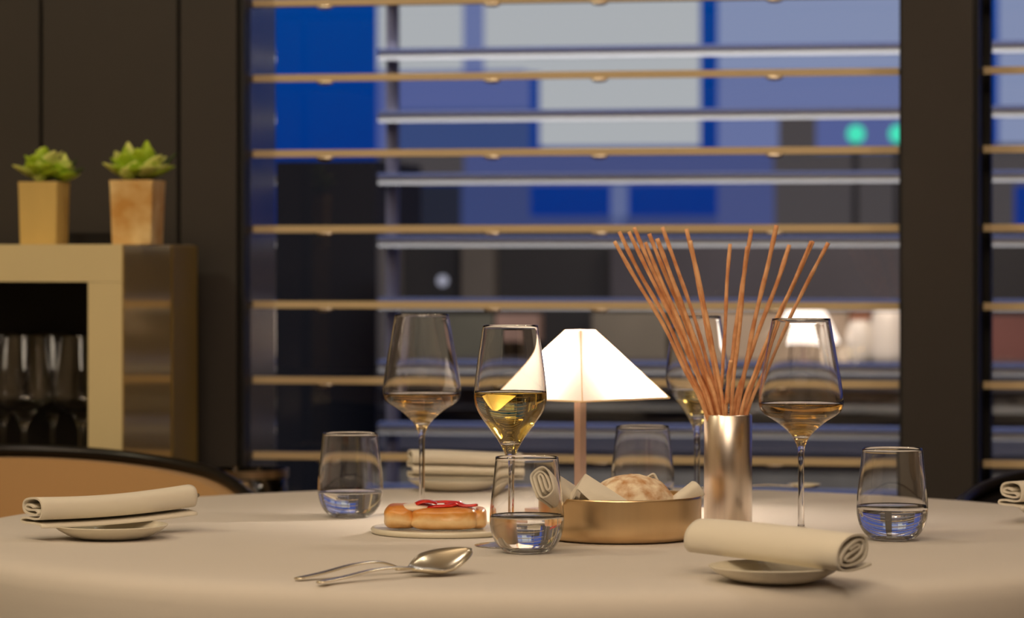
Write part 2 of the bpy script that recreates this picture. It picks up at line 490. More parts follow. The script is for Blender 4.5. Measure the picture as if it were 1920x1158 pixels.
for x0, x1, y0, y1, c in ((1110, 1250, 585, 688, (100, 92, 80)), (1262, 1462, 585, 688, (158, 138, 116)), (1468, 1590, 585, 688, (150, 130, 110)), (1594, 1700, 585, 642, (140, 92, 68)), (1594, 1700, 643, 688, (160, 140, 120)),
                          (708, 745, 440, 688, (76, 72, 72)), (865, 925, 440, 560, (72, 66, 60)), (930, 1010, 590, 640, (140, 112, 100)), (750, 925, 590, 688, (84, 82, 70)),
                          (1145, 1700, 455, 560, (50, 47, 54)), (1840, 1960, 590, 690, (96, 56, 50))):
    V = VN-0.05  # panel colours imitate warm and dark reflections in the window
    link('reflection_panel', bbox(U_(x0, V), U_(x1, V), -0.05, 0.018, Z_(1200, y1, V), Z_(1200, y0, V)), mat('np_%d' % x0, lin(*c), 0.8, noise=0.25, nscale=4), fw, (0, 0, 0))
area('neighbour_fill', UV(U_(1650, 7.9), 7.75, 1.6), 0.4, 9, (1.0, 0.8, 0.6), UV(U_(1560, VN), VN, 0.8))  # added unseen fill for the made-up room beyond the glass
area('neighbour_fill', UV(U_(1100, 7.4), 7.2, 2.4), 0.8, 20, (1.0, 0.86, 0.74), UV(U_(1200, VN), VN, 0.6))  # second added fill, spread over the stone courses
def lathe_thing(name, prof, m, loc, label, cat, group=None, seg=24):
    bm = bmesh.new(); lathe(bm, [(a, b) for a, b, _ in catmull([(r, z, 0) for r, z in prof], 4)], seg)
    o = link(name, bm, m, None, loc, smooth=True); tag(o, label, cat, group); return o
VP = 8.25; zsh = Z_(1600, 688, VN-0.75)+0.0005
M_white = mat('reflection_white', lin(190, 180, 168), 0.4)
vase = [(0, 0), (0.03, 0), (0.05, 0.03), (0.055, 0.08), (0.035, 0.13), (0.025, 0.15), (0, 0.15)]
def VPp(x): return UV(U_(x, VP), VP, zsh)  # vase, jug and bottle shapes stand in for reflected blobs
lathe_thing('vase', [(0, 0), (0.028, 0), (0.036, 0.05), (0.030, 0.09), (0.02, 0.105), (0, 0.105)], M_white, VPp(1612), 'blurred white vase shape standing in for a reflection, between dark bottle and glowing ball', 'vase')
lathe_thing('jug', [(0, 0), (0.045, 0), (0.05, 0.06), (0.042, 0.12), (0.03, 0.13), (0, 0.13)], M_white, VPp(1666), 'blurred white jug shape standing in for a reflection, next to the dark pillar', 'jug')
lathe_thing('bottle', [(0, 0), (0.018, 0), (0.02, 0.06), (0.012, 0.085), (0.009, 0.12), (0, 0.12)], M_black, VPp(1638), 'dark bottle shape standing in for a reflection, between vase and jug', 'bottle')
lathe_thing('ball_glow', [(0, 0), (0.014, 0.002), (0.02, 0.02), (0.014, 0.038), (0, 0.04)], ecol(220, 190, 160, 1.0), VPp(1583), 'small round glowing ball added on the ledge in place of a reflection', 'lamp')  # added glow imitating a bright spot of the reflection
lathe_thing('basket', [(0, 0), (0.05, 0), (0.07, 0.05), (0.075, 0.10), (0, 0.10)], mat('wicker', lin(170, 110, 80), 0.8), UV(U_(1612, 8.45), 8.45, Z_(1600, 640, 8.45)), 'reddish brown shape behind the white vase shape standing in for a reflection', 'basket') if False else None
fl = empty('lamp_reflection', VPp(1510)); tag(fl, 'glowing cone standing in for the table lamp reflected in the window, behind the amber wine glass', 'lamp')
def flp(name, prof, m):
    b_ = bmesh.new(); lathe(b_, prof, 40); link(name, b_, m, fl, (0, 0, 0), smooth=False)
_h = Z_(1510, 582, VP)-zsh  # solid glowing copy of the table lamp's reflection
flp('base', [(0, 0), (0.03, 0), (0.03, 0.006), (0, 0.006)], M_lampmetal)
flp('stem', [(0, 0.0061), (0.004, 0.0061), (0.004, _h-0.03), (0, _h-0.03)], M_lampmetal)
flp('lamp_shade', [(0.088, _h-0.082), (0.052, _h-0.006), (0.044, _h), (0, _h), (0, _h-0.002), (0.043, _h-0.003), (0.050, _h-0.008), (0.086, _h-0.082), (0.088, _h-0.082)], emat('reflection_glow', (1.0, 0.86, 0.74, 1), 2.2))  # glowing shade of the lamp reflection stand-in
def disc_light(name, x, y, V, r, m, label):
    bm = bmesh.new(); bmesh.ops.create_uvsphere(bm, u_segments=20, v_segments=12, radius=r)
    bmesh.ops.scale(bm, vec=(1, 0.5, 1), verts=bm.verts)
    D = DV(x, V); o = link(name, bm, m, None, P_(x, y, D), smooth=True); tag(o, label, 'light'); return o
TEAL = emat('teal_light', lin(70, 225, 185), 1.1)
def mast(o_, z):
    m_ = link('mast', bbox(-0.012, 0.012, 0.0, 0.02, -z, -0.036), M_black, o_, (0, 0.02, 0))
s1 = disc_light('signal_light', 1605, 251, 12.5, 0.035, TEAL, 'round teal green signal light seen through the blind, whole disc'); mast(s1, s1.location.z)
s2 = disc_light('signal_light', 1684, 251, 12.5, 0.035, TEAL, 'teal green signal light partly covered by the dark pillar'); mast(s2, s2.location.z)
disc_light('wall_light', 830, 526, 8.4, 0.016, emat('grey_light', lin(150, 150, 165), 1.0), 'dim grey-white round light seen between two slats above the stemmed glasses')

# ================================================================ CABINET
VC0 = 4.545; VC1 = 4.885
cu1 = U_(243, VC0); cu0 = cu1-0.95
ctop = Z_(120, 458, VC0); cb = Z_(100, 528, VC0); postw = U_(243, VC0)-U_(177, VC0)
cabi = empty('display_cabinet', UV((cu0+cu1)/2, (VC0+VC1)/2, 0), -TH-math.radians(1.8))
tag(cabi, 'champagne gold open cabinet holding wine glasses against the dark panelled wall', 'cabinet')
du = (cu1-cu0)/2; dv = (VC1-VC0)/2
SH = 0.70
link('top', bbox(-du, du-0.0015, -dv, dv, cb, ctop), M_cab, cabi, (0, 0, 0), bevel=0.001)
link('side_post', bbox(du-postw, du-0.0015, -dv, dv, 0.06, cb-0.0005), M_cab, cabi, (0, 0, 0), bevel=0.001)
link('side_post', bbox(-du, -du+postw, -dv, dv, 0.06, cb-0.0005), M_cab, cabi, (0, 0, 0), bevel=0.001)
link('side_sheet', bbox(du-0.0014, du+0.001, -dv+0.001, dv-0.12, 0.06, ctop-0.001), M_cabside, cabi, (0, 0, 0))
link('side_return', bbox(du-0.0014, du+0.003, dv-0.119, dv, 0.06, ctop-0.001), mat('olive_metal', lin(140, 118, 60), 0.4, 0.2), cabi, (0, 0, 0))
link('back_panel', bbox(-du+postw, du-postw, dv-0.02, dv-0.002, SH, cb-0.001), M_cabin, cabi, (0, 0, 0))
link('shelf', bbox(-du+postw+0.0005, du-postw-0.0005, -dv+0.01, dv-0.021, SH-0.02, SH), M_cabin, cabi, (0, 0, 0))
link('base', bbox(-du+postw+0.0005, du-postw-0.0005, -dv+0.002, dv-0.021, 0.06, SH-0.021), M_cab, cabi, (0, 0, 0))

# ---------------------------------------------------------------- glassware
def prof_closed(outer, wall, zin, zb_in):
    """outer: list (r,z) from centre-bottom to rim; inner wall offset from z>zin"""
    out = [(p.x, p.y) for p in catmull([(r, z, 0) for r, z in outer], 5)]
    # wall part for z>zin
    inner = []
    for (r, z) in reversed(out):
        if z > zin: inner.append((max(r-wall, 0.0006), z + (0 if z > zb_in+0.02 else wall*0.6)))
    inner.append((0, inner[-1][1]-0.0005))
    return out, inner
def liquid_prof(inner, level, grow=0.00025):
    lo = [(r+grow if r > 0 else 0, z-grow) for r, z in inner if z < level]
    # radius at level
    up = [p for p in inner if p[1] >= level][-1]; dn = [p for p in inner if p[1] < level][0]
    t = (level-dn[1])/max(up[1]-dn[1], 1e-9)
    rl = dn[0]+(up[0]-dn[0])*t
    return [(0, level), (rl-0.0012, level), (rl-0.0003, level+0.0003), (rl+grow, level+0.001)] + lo
def lathe_obj(name, prof, m, parent, seg=72):
    bm = bmesh.new(); lathe(bm, prof, seg); return link(name, bm, m, parent, (0, 0, 0), smooth=True)

RED = [(0.0036, 0.012), (0.0034, 0.03), (0.0033, 0.07), (0.0038, 0.094), (0.0056, 0.101), (0.0095, 0.1085), (0.0165, 0.1165), (0.0276, 0.1255), (0.0375, 0.1315), (0.0435, 0.1365), (0.0463, 0.1425),
       (0.0469, 0.149), (0.0461, 0.158), (0.0432, 0.178), (0.0397, 0.198), (0.0357, 0.220), (0.0322, 0.2393)]
WHT = [(0.0036, 0.012), (0.0034, 0.03), (0.0034, 0.07), (0.0040, 0.088), (0.0054, 0.096), (0.0088, 0.104), (0.0150, 0.115), (0.0235, 0.1265), (0.0315, 0.1375), (0.0365, 0.1465),
       (0.0388, 0.156), (0.0387, 0.165), (0.0375, 0.178), (0.0350, 0.198), (0.0320, 0.217), (0.0294, 0.2347)]
FOOT = [(0, 0), (0.034, 0), (0.0375, 0.0008), (0.038, 0.0014), (0.030, 0.0026), (0.016, 0.0045), (0.007, 0.0075)]
def wineglass(name, P, loc, label, level=None, wine=None, seg=72, zin=None, group=None, foot=1.0):
    root = empty(name, loc); tag(root, label, 'wine glass', group)
    zin = zin or 0.1085
    ft = [(r*foot, z) for r, z in FOOT]
    out, inner = prof_closed(ft+P, 0.0008, zin, zin)
    out = [(max(r, 0), z) for r, z in out]; out[0] = (0, 0)
    top = P[-1]
    prof = out + [(top[0]-0.00012, top[1]+0.00028), (top[0]-0.0004, top[1]+0.0004), (top[0]-0.00068, top[1]+0.00028)] + inner[1:]
    lathe_obj('glass_body', prof, M_glass, root, seg)
    if level:
        lathe_obj('wine', liquid_prof(inner[1:], level), wine, root, seg)
    return root
TUM = [(0, 0), (0.012, 0.0), (0.0195, 0.0003), (0.0250, 0.0028), (0.0310, 0.0085), (0.0358, 0.0170), (0.0384, 0.028), (0.0388, 0.037), (0.0378, 0.052), (0.0359, 0.069), (0.0341, 0.085), (0.0327, 0.0995)]
def tumbler(loc, label, level):
    root = empty('water_glass', loc); tag(root, label, 'water glass', 'water glasses on the table')
    out = [(p.x, p.y) for p in catmull([(r, z, 0) for r, z in TUM], 5)]; out[0] = (0, 0)
    inner = [(r-0.0010, z) for r, z in reversed(out) if z > 0.0085]
    inner += [(inner[-1][0]-0.004, 0.0072), (0.015, 0.0062), (0, 0.006)]
    lathe_obj('glass_body', out+[(0.03256, 0.09985), (0.0322, 0.1000), (0.03184, 0.09985)]+inner[1:], M_glass, root)
    if level:
        lathe_obj('water', liquid_prof(inner[1:], level), M_water, root)
    return root
def T(x, D):      # a point on the table under image column x at distance D
    return Vector(((x-960)/FPX*D, D, TT))

# ================================================================ TABLE + CLOTH
TC = Vector((0.05, 3.64, 0))
TR = 0.70
def table():
    tb = empty('round_table', (TC.x, TC.y, 0)); tag(tb, 'round dining table hidden beneath the white tablecloth', 'table')
    bm = bmesh.new(); lathe(bm, [(0, 0.715), (TR-0.015, 0.715), (TR-0.012, 0.73), (TR-0.016, 0.7455), (0, 0.7455)], 64)
    link('tabletop', bm, M_floor, tb, (0, 0, 0))
    bm = bmesh.new(); lathe(bm, [(0, 0), (0.3, 0), (0.3, 0.02), (0.06, 0.05), (0.05, 0.7), (0.2, 0.714), (0, 0.714)], 32)
    link('pedestal', bm, M_black, tb, (0, 0, 0), smooth=False)
    # cloth
    bm = bmesh.new(); seg = 180; rings = []
    prof = [(0.0, 0.75), (0.3, 0.75), (0.5, 0.75), (0.6, 0.75), (0.645, 0.75), (0.668, 0.7495), (0.682, 0.7475), (0.692, 0.7435), (0.6985, 0.737), (0.702, 0.727), (0.704, 0.712), (0.706, 0.68), (0.709, 0.6), (0.714, 0.5), (0.72, 0.35), (0.727, 0.2)]
    th = 0.0028
    def ring(r, z, off):
        res = []
        for i in range(seg):
            a = 2*PI*i/seg
            d = max(0.0, 0.70-z)
            wv = (math.sin(a*11+0.6)+0.5*math.sin(a*23+1.3))*0.05*d
            rr = r+wv-off
            res.append(bm.verts.new((rr*math.cos(a), rr*math.sin(a), z-(off if z > 0.73 else 0))))
        return res
    for off in (0, th):
        c = bm.verts.new((0, 0, 0.75-off)); rs = [ring(r, z, off) for r, z in prof[1:]]
        for i in range(seg): bm.faces.new((c, rs[0][i], rs[0][(i+1) % seg]))
        for A, B in zip(rs, rs[1:]):
            for i in range(seg): bm.faces.new((A[i], B[i], B[(i+1) % seg], A[(i+1) % seg]))
        rings.append(rs[-1])
    for i in range(seg): bm.faces.new((rings[0][i], rings[1][i], rings[1][(i+1) % seg], rings[0][(i+1) % seg]))
    o = link('tablecloth', bm, M_cloth, None, (TC.x, TC.y, 0), smooth=True)
    tag(o, 'white linen tablecloth draped smoothly over the round dining table', 'tablecloth')
table()

# ================================================================ GLASSES
wineglass('wine_glass', WHT, T(957, 3.41), 'stemmed glass of pale yellow wine standing directly before the table lamp', 0.1637, M_wine, group='stemmed glasses on the table')
wineglass('wine_glass', RED, T(1502, 3.545), 'large stemmed glass of amber wine behind the front napkin, next to the brass vase', 0.1455, M_wine2, group='stemmed glasses on the table')
wineglass('wine_glass', RED, T(791, 3.83), 'large stemmed glass of golden rose-tinged wine rising behind the pepper bun', 0.1445, M_wine2, group='stemmed glasses on the table')
wineglass('wine_glass', WHT, T(1307, 3.98), 'stemmed glass of pale wine half hidden behind the brass vase and its sticks', 0.1430, M_wine, group='stemmed glasses on the table')
tumbler(T(988, 3.33), 'clear water glass nearest the viewer, before the brass bread bowl', 0.0385)
tumbler(T(1673, 3.48), 'clear water glass standing alone near the dark pillar side of the table', 0.0370)
tumbler(T(657, 3.79), 'clear water glass beyond the spoon and fork, beside the pepper bun plate', 0.0300)
tumbler(T(1205, 3.95), 'clear glass standing behind the bread bowl, between lamp and vase', 0.022)

# glasses in the cabinet
k0 = None
for i, (x, V, lab) in enumerate(((45, 4.66, 'empty wine glass at the front of the cabinet shelf, the largest in view there'),
                                 (152, 4.66, 'empty wine glass on the cabinet shelf closest to the gold side post'),
                                 (99, 4.80, 'empty wine glass in the cabinet, behind and between the two front ones'),
                                 (6, 4.80, 'empty wine glass in the cabinet cut by the edge of the photo'),
                                 (-62, 4.68, 'empty wine glass furthest along the cabinet shelf from the post'))):
    z = SH+0.0003
    loc = UV(U_(x, V), V, z)
    if k0 is None:
        k0 = wineglass('stored_glass', RED, loc, lab, None, None, 40, group='wine glasses inside the cabinet')
    else:
        dup(k0, loc, label=lab)

# ================================================================ LAMP
def lamp(loc, label, scale=1.0, small=False):
    root = empty('table_lamp', loc, PI/4); tag(root, label, 'lamp')
    link('base', bbox(-0.047, 0.047, -0.047, 0.047, 0, 0.010), M_lampmetal, root, (0, 0, 0), bevel=0.001)
    link('stem', bbox(-0.0050, 0.0050, -0.0050, 0.0050, 0.0101, 0.2), M_lampmetal, root, (0, 0, 0), bevel=0.0006)
    # shade: open truncated pyramid with thickness
    h0, h1, z0, z1 = 0.075, 0.0125, 0.141, 0.2217
    bm = bmesh.new()
    def sq(h, z): return [bm.verts.new((a*h, b*h, z)) for a, b in ((-1, -1), (1, -1), (1, 1), (-1, 1))]
    N = 6
    outer = [sq(h0+(h1-h0)*t/N, z0+(z1-z0)*t/N) for t in range(N+1)]
    for A, B in zip(outer, outer[1:]):
        for i in range(4): bm.faces.new((A[i], A[(i+1) % 4], B[(i+1) % 4], B[i]))
    link('lamp_shade', bm, M_shade, root, (0, 0, 0))
    # top cap, edge piping
    link('shade_cap', bbox(-h1+0.001, h1-0.001, -h1+0.001, h1-0.001, z1-0.003, z1-0.0008), M_shade, root, (0, 0, 0))
    bm = bmesh.new()
    cs = [(-1, -1), (1, -1), (1, 1), (-1, 1)]
    for i in range(4):
        a, b = cs[i], cs[(i+1) % 4]
        tube(bm, [(a[0]*h0, a[1]*h0, z0), (b[0]*h0, b[1]*h0, z0)], 0.0011, 6)
        tube(bm, [(a[0]*h0, a[1]*h0, z0), (a[0]*h1, a[1]*h1, z1)], 0.0007, 6)
    link('shade_piping', bm, M_pipe, root, (0, 0, 0))
    l = bpy.data.lights.new('bulb', 'POINT'); l.energy = 4.4; l.color = (1.0, 0.84, 0.68); l.shadow_soft_size = 0.012
    lo = bpy.data.objects.new('bulb', l); COL.objects.link(lo); lo.parent = root; lo.location = (0.011, 0.011, 0.176)
    return root
M_shade = bpy.data.materials.new('shade_fabric'); M_shade.use_nodes = True
_n = M_shade.node_tree; _n.nodes.clear()
_o = _n.nodes.new('ShaderNodeOutputMaterial'); _t = _n.nodes.new('ShaderNodeBsdfTranslucent'); _d = _n.nodes.new('ShaderNodeBsdfDiffuse'); _x = _n.nodes.new('ShaderNodeMixShader')
_t.inputs[0].default_value = (0.95, 0.92, 0.88, 1); _d.inputs[0].default_value = (0.85, 0.8, 0.72, 1); _x.inputs[0].default_value = 0.35
_n.links.new(_t.outputs[0], _x.inputs[1]); _n.links.new(_d.outputs[0], _x.inputs[2]); _n.links.new(_x.outputs[0], _o.inputs[0])
M_pipe = mat('shade_edge', lin(250, 220, 180), 0.8, sss=0.3)
LP = T(1088, 3.80)
lamp(LP, 'lit table lamp with a glowing white pyramid shade on a slim square stem')

# ================================================================ VASE + STICKS
VX, VD, VRr, VH = (1365-960)/FPX*3.62, 3.62, 0.0272, 0.130
bm = bmesh.new()
lathe(bm, [(0, 0), (VRr-0.0008, 0), (VRr, 0.0008), (VRr, VH-0.0006), (VRr-0.0006, VH), (VRr-0.0016, VH-0.0003), (VRr-0.0018, 0.004), (0, 0.004)], 64)
o = link('cylinder_vase', bm, M_steelbrass, None, (VX, VD, TT))
for p in o.data.polygons: p.use_smooth = abs(p.normal.z) < 0.5
tag(o, 'tall cylindrical brushed brass vase holding thin brown sticks', 'vase')
ST_ = [(1152, 452, 1324, -1), (1161, 434, 1329, 1), (1179, 434, 1334, 0), (1189, 426, 1339, 1), (1210, 454, 1336, -1), (1217, 438, 1344, 1), (1232, 447, 1348, -1),
       (1241, 473, 1347, 0), (1242, 426, 1353, 2), (1287, 429, 1352, 1), (1294, 451, 1357, -1), (1369, 457, 1352, 1), (1371, 676, 1361, -2), (1401, 462, 1371, -1), (1409, 429, 1361, 1),
       (1456, 422, 1382, 0), (1480, 459, 1375, 2), (1521, 452, 1389, -1), (1525, 452, 1394, 1), (1553, 455, 1400, 0)]
ORD = ['first', 'second', 'third', 'fourth', 'fifth', 'sixth', 'seventh', 'eighth', 'ninth', 'tenth']
for i, (tx, ty, bx, dd) in enumerate(ST_):
    D = VD + dd*0.006
    top = P_(tx, ty, D+dd*0.012); rim = P_(bx, 776, VD + max(-1, min(1, dd))*0.012)
    d = (top-rim)
    rx = rim.x-VX; ry = rim.y-VD
    foot = Vector((VX-rx*0.55+random.uniform(-.004, .004), VD-ry*0.6+random.uniform(-.004, .004), TT+0.0075))
    mid = rim.lerp(top, 0.5)+Vector((-(top.x-rim.x)*0.035+random.uniform(-.0015, .0015), 0, 0.002))
    q = rim.lerp(top, 0.25)+Vector((-(top.x-rim.x)*0.03+random.uniform(-.001, .001), 0, 0))
    r3 = rim.lerp(top, 0.78)+Vector((-(top.x-rim.x)*0.012+random.uniform(-.0015, .0015), 0, 0))
    pts = catmull([foot, rim, q, mid, r3, top], 6)
    rr = random.uniform(0.0019, 0.0024); ph = random.uniform(0, 6)
    org = foot.copy()
    bm = bmesh.new(); tube(bm, [p-org for p in pts], lambda t: rr*(1+0.10*math.sin(t*31+ph)+0.06*math.sin(t*67+ph)+0.12*t), 8)
    o = link('brown_stick', bm, M_stick, None, org, smooth=True)
    if ty > 600: lab = 'shortest brown stick, barely rising out of the brass vase'
    elif i < 10: lab = 'thin brown stick in the brass vase, %s from the lamp side of the fan' % ORD[i]
    else: lab = 'thin brown stick in the brass vase, %s from the fan edge above the amber wine' % ORD[19-i]
    tag(o, lab, 'stick', 'thin brown sticks in the brass vase')

# ================================================================ BREAD BOWL
BX, BD, BR, BH = (1163-960)/FPX*3.5, 3.5, 0.0886, 0.048
bm = bmesh.new()
op = [(p.x, p.y) for p in catmull([(0.068, 0.0, 0), (0.078, 0.0012, 0), (0.0848, 0.0062, 0), (0.0876, 0.0135, 0), (0.0886, 0.022, 0), (0.0886, 0.035, 0), (0.0886, BH-0.0004, 0)], 4)]
ip = [(r-0.0016, max(z, 0.0020)) for r, z in reversed(op)]
lathe(bm, [(0, 0)]+op+[(0.0878, BH)]+ip+[(0, 0.0021)], 96)
o = link('bread_bowl', bm, M_bowl, None, (BX, BD, TT), smooth=True)
tag(o, 'round brushed brass bowl lined with a napkin and holding bread', 'bowl')
# bread loaf
bm = bmesh.new(); bmesh.ops.create_icosphere(bm, subdivisions=5, radius=1)
from mathutils import noise as NZ
for v in bm.verts:
    p = v.co.copy()
    zz = 0.036*p.z if p.z > 0 else 0.030*p.z
    k = 1 + 0.03*NZ.noise(p*3) + 0.012*NZ.noise(p*9)
    crack = max(0.0, NZ.noise(p*6+Vector((3, 1, 2)))-0.25)*0.02
    v.co = Vector((0.049*p.x*k, 0.044*p.y*k, zz*k - crack*0.2))
o = link('bread_roll', bm, M_bread, None, (BX+0.012, BD-0.004, TT+0.0345), smooth=True)
tag(o, 'round floury bread roll with a cracked crust in the brass bowl', 'bread')
# napkin in the bowl: liner, folded corners, rolled end
nk = empty('bread_napkin', (BX, BD, TT)); tag(nk, 'cream napkin lining the brass bowl with folded corners sticking out', 'napkin')
bm = bmesh.new()
lathe(bm, [(0, 0.0032), (0.055, 0.0034), (0.074, 0.006), (0.082, 0.014), (0.084, 0.024), (0.083, 0.032), (0.0815, 0.032), (0.0805, 0.016), (0.073, 0.0085), (0, 0.0055)], 48)
for v in bm.verts:
    a = math.atan2(v.co.y, v.co.x); 
    if v.co.z > 0.02: v.co.z += 0.004*math.sin(a*5+1)
link('liner', bm, M_napkin, nk, (0, 0, 0), smooth=True)
def L3(x, y, D):
    return P_(x, y, D) - Vector((BX, BD, TT))
def patch(c00, c01, c11, c10, bulge=0.0, n=10, th=0.0022, parent=None, name='folded_corner'):
    g = []
    for i in range(n+1):
        row = []
        for j in range(n+1):
            s, t = i/n, j/n
            p = (c00*(1-s)*(1-t)+c01*(1-s)*t+c11*s*t+c10*s*(1-t))
            p = p+Vector((0, -1, 0.4))*bulge*math.sin(PI*s)*math.sin(PI*t)
            row.append(p)
        g.append(row)
    bm_ = bmesh.new(); sheet(bm_, g, th)
    return link(name, bm_, M_napkin, parent, (0, 0, 0), smooth=False)
def fold(ridge_a, ridge_b, footL_a, footL_b, footR_a, footR_b, th=0.0022, n=9, rr=0.16):
    """a folded cloth corner: cross-curve from left foot over the ridge to the right foot"""
    g = []
    for i in range(n+1):
        s = i/n
        r = ridge_a.lerp(ridge_b, s); l = footL_a.lerp(footL_b, s); q = footR_a.lerp(footR_b, s)
        row = [l, l.lerp(r, 0.5), l.lerp(r, 1-rr)]
        for k in range(1, 6):
            t = k/6
            a = l.lerp(r, 1-rr); b = r.lerp(q, rr)
            row.append(a*(1-t)**2+r*2*t*(1-t)+b*t*t)
        row += [r.lerp(q, rr), r.lerp(q, 0.5), q]
        g.append(row)
    bm_ = bmesh.new(); sheet(bm_, g, th)
    return link('folded_corner', bm_, M_napkin, nk, (0, 0, 0), smooth=True)
# big triangular fold near the front
apx = L3(1098, 889, 3.447)
patch(apx, L3(1180, 942, 3.425), L3(1110, 942, 3.419), L3(1083, 917, 3.427), bulge=0.003, parent=nk)
patch(apx, L3(1083, 917, 3.427), L3(1072, 941, 3.434), L3(1060, 941, 3.446), bulge=0.001, parent=nk)
patch(apx, L3(1180, 942, 3.427), L3(1180, 945, 3.452), L3(1085, 940, 3.465), bulge=0.0, parent=nk)
# far white tip and tip by the vase
fold(L3(1226, 886, 3.555), L3(1226, 890, 3.575), L3(1196, 905, 3.555), L3(1200, 905, 3.575), L3(1245, 922, 3.55), L3(1245, 920, 3.57), rr=0.15)
def rollpart(sec, th, L, loc, rot, name='rolled_end'):
    bm_ = bmesh.new(); ribbon(bm_, sec, th, L, 12)
    o_ = link(name, bm_, M_napkin, nk, loc, smooth=True); o_.rotation_euler = rot
    for p in o_.data.polygons:
        if abs(p.normal.x) > 0.9: p.use_smooth = False
    return o_
SPIRAL = []
def spiral(a, b, turns, r0=0.22, tail=None, start=0.3):
    out = []
    n = int(turns*9)
    for i in range(n+1):
        t = i/n; ang = start+2*PI*turns*t
        k = r0+(1-r0)*t**0.9
        out.append((a*k*math.cos(ang), b*k*math.sin(ang)))
    if tail: out += tail
    return out
FLAT = [(-0.009, -0.004), (0.008, -0.003), (0.011, 0.0), (0.008, 0.002), (-0.007, 0.001), (-0.010, 0.004), (-0.006, 0.0065), (0.008, 0.006), (0.014, 0.002),
        (0.0145, -0.004), (0.010, -0.0085), (-0.010, -0.009), (-0.0155, -0.004), (-0.0155, 0.004), (-0.011, 0.0105), (0.008, 0.0115), (0.0175, 0.006), (0.018, -0.006), (0.012, -0.012), (-0.012, -0.0125)]
e0 = L3(1020, 905, 3.42); e1 = L3(1092, 952, 3.50)
dr = (e1-e0)
ro = rollpart(FLAT, 0.0018, dr.length, (e0+e1)/2, (0, 0, 0))
ro.rotation_mode = 'QUATERNION'
xq = dr.normalized().to_track_quat('X', 'Z')
from mathutils import Quaternion
ro.rotation_quaternion = xq @ Quaternion((1, 0, 0), math.radians(58))
e0 = L3(1308, 914, 3.50); e1 = L3(1262, 950, 3.49)
dr = (e1-e0)
FL2 = [(y*0.55, z*0.7) for y, z in FLAT]
r2 = rollpart(FL2, 0.0016, dr.length, (e0+e1)/2, (0, 0, 0))
r2.rotation_mode = 'QUATERNION'; r2.rotation_quaternion = dr.normalized().to_track_quat('X', 'Z')

# ================================================================ SMALL PLATES + NAPKINS
PL = [(0, 0), (0.030, 0), (0.036, 0.0008), (0.047, 0.0045), (0.057, 0.0100), (0.0622, 0.0145), (0.0624, 0.0152), (0.0616, 0.0156), (0.055, 0.0116), (0.044, 0.0062), (0.034, 0.0034), (0, 0.0030)]
bm = bmesh.new(); lathe(bm, PL, 72)
plate0 = link('bread_plate', bm, M_plate, None, T(1452, 3.03), smooth=True)
tag(plate0, 'small cream plate beneath the napkin nearest the viewer', 'plate', 'small plates beneath napkins')
for x, D, lab in ((208, 3.50, 'small cream plate beneath the napkin beside the upholstered chair'),
                  (853, 4.235, 'small cream plate beneath the napkin at the far table edge'),
                  (2010, 3.74, 'small cream plate beneath the napkin at the edge of the photo by the black chair')):
    p = plate0.copy(); COL.objects.link(p); p.location = T(x, D); p['label'] = lab

SEC_R = [(-0.004, 0.022), (0.004, 0.0255), (0.010, 0.026), (0.008, 0.0225), (-0.002, 0.0185), (-0.010, 0.0145), (-0.008, 0.0115), (0.002, 0.0125), (0.013, 0.0185), (0.0165, 0.0255), (0.013, 0.0305), (0.004, 0.0295),
         (-0.008, 0.0235), (-0.0165, 0.0155), (-0.0155, 0.0085), (-0.006, 0.0072), (0.006, 0.0085), (0.0165, 0.0115), (0.021, 0.018), (0.0215, 0.027), (0.017, 0.0335), (0.008, 0.0355), (-0.004, 0.0345), (-0.016, 0.0285), (-0.0225, 0.020), (-0.0225, 0.010), (-0.016, 0.0035), (-0.004, 0.0020), (0.010, 0.0030), (0.020, 0.0045), (0.028, 0.0062)]
SEC_L = [(-0.004, 0.0235), (0.007, 0.026), (0.012, 0.0225), (0.005, 0.0205), (-0.008, 0.0205), (-0.0125, 0.0175), (-0.006, 0.0155), (0.008, 0.0165), (0.0155, 0.0195), (0.0165, 0.0265), (0.010, 0.0315), (-0.006, 0.0335), (-0.017, 0.0305), (-0.0205, 0.022),
         (-0.0175, 0.0135), (-0.008, 0.0110), (0.010, 0.0115), (0.019, 0.0105), (0.021, 0.0075), (0.014, 0.0060), (-0.004, 0.0062), (-0.0185, 0.0048), (-0.0205, 0.0020)]
SEC_B = [(-0.012, 0.024), (0.010, 0.0255), (0.016, 0.028), (0.010, 0.0325), (-0.008, 0.0345), (-0.020, 0.031), (-0.0225, 0.0255), (-0.018, 0.0205), (0.008, 0.0205), (0.020, 0.018), (0.016, 0.0145), (-0.010, 0.0155), (-0.0215, 0.0135), (-0.023, 0.0095), (-0.016, 0.0065), (0.012, 0.0060), (0.02, 0.004), (0.012, 0.0015), (-0.016, 0.0015)]
def napkin(sec, c, L, rz, z, label, sag=0.003, flip=False, tilt=0.0, scl=None, th=0.0021, seed=0):
    bm_ = bmesh.new()
    if flip: sec = [(-a, b) for a, b in sec]
    f = scl or (lambda t: (1+0.04*math.sin(3*t+seed), 1+0.03*math.sin(4*t+1+seed)))
    ribbon(bm_, sec, th, L, 36, bend=lambda t: (0.0015*math.sin(5*t+seed), -sag*(1-(2*t-1)**2)+tilt*(t-0.5)), scl=f)
    o_ = link('rolled_napkin', bm_, M_napkin, None, (c[0], c[1], TT+z), rz, smooth=True)
    for p in o_.data.polygons:
        if abs(p.normal.x) > 0.85: p.use_smooth = False
    tag(o_, label, 'napkin', 'rolled napkins on small plates')
    return o_
a = P_(1318, 1020, 3.11); b = P_(1592, 1042, 2.985); c = (a+b)/2
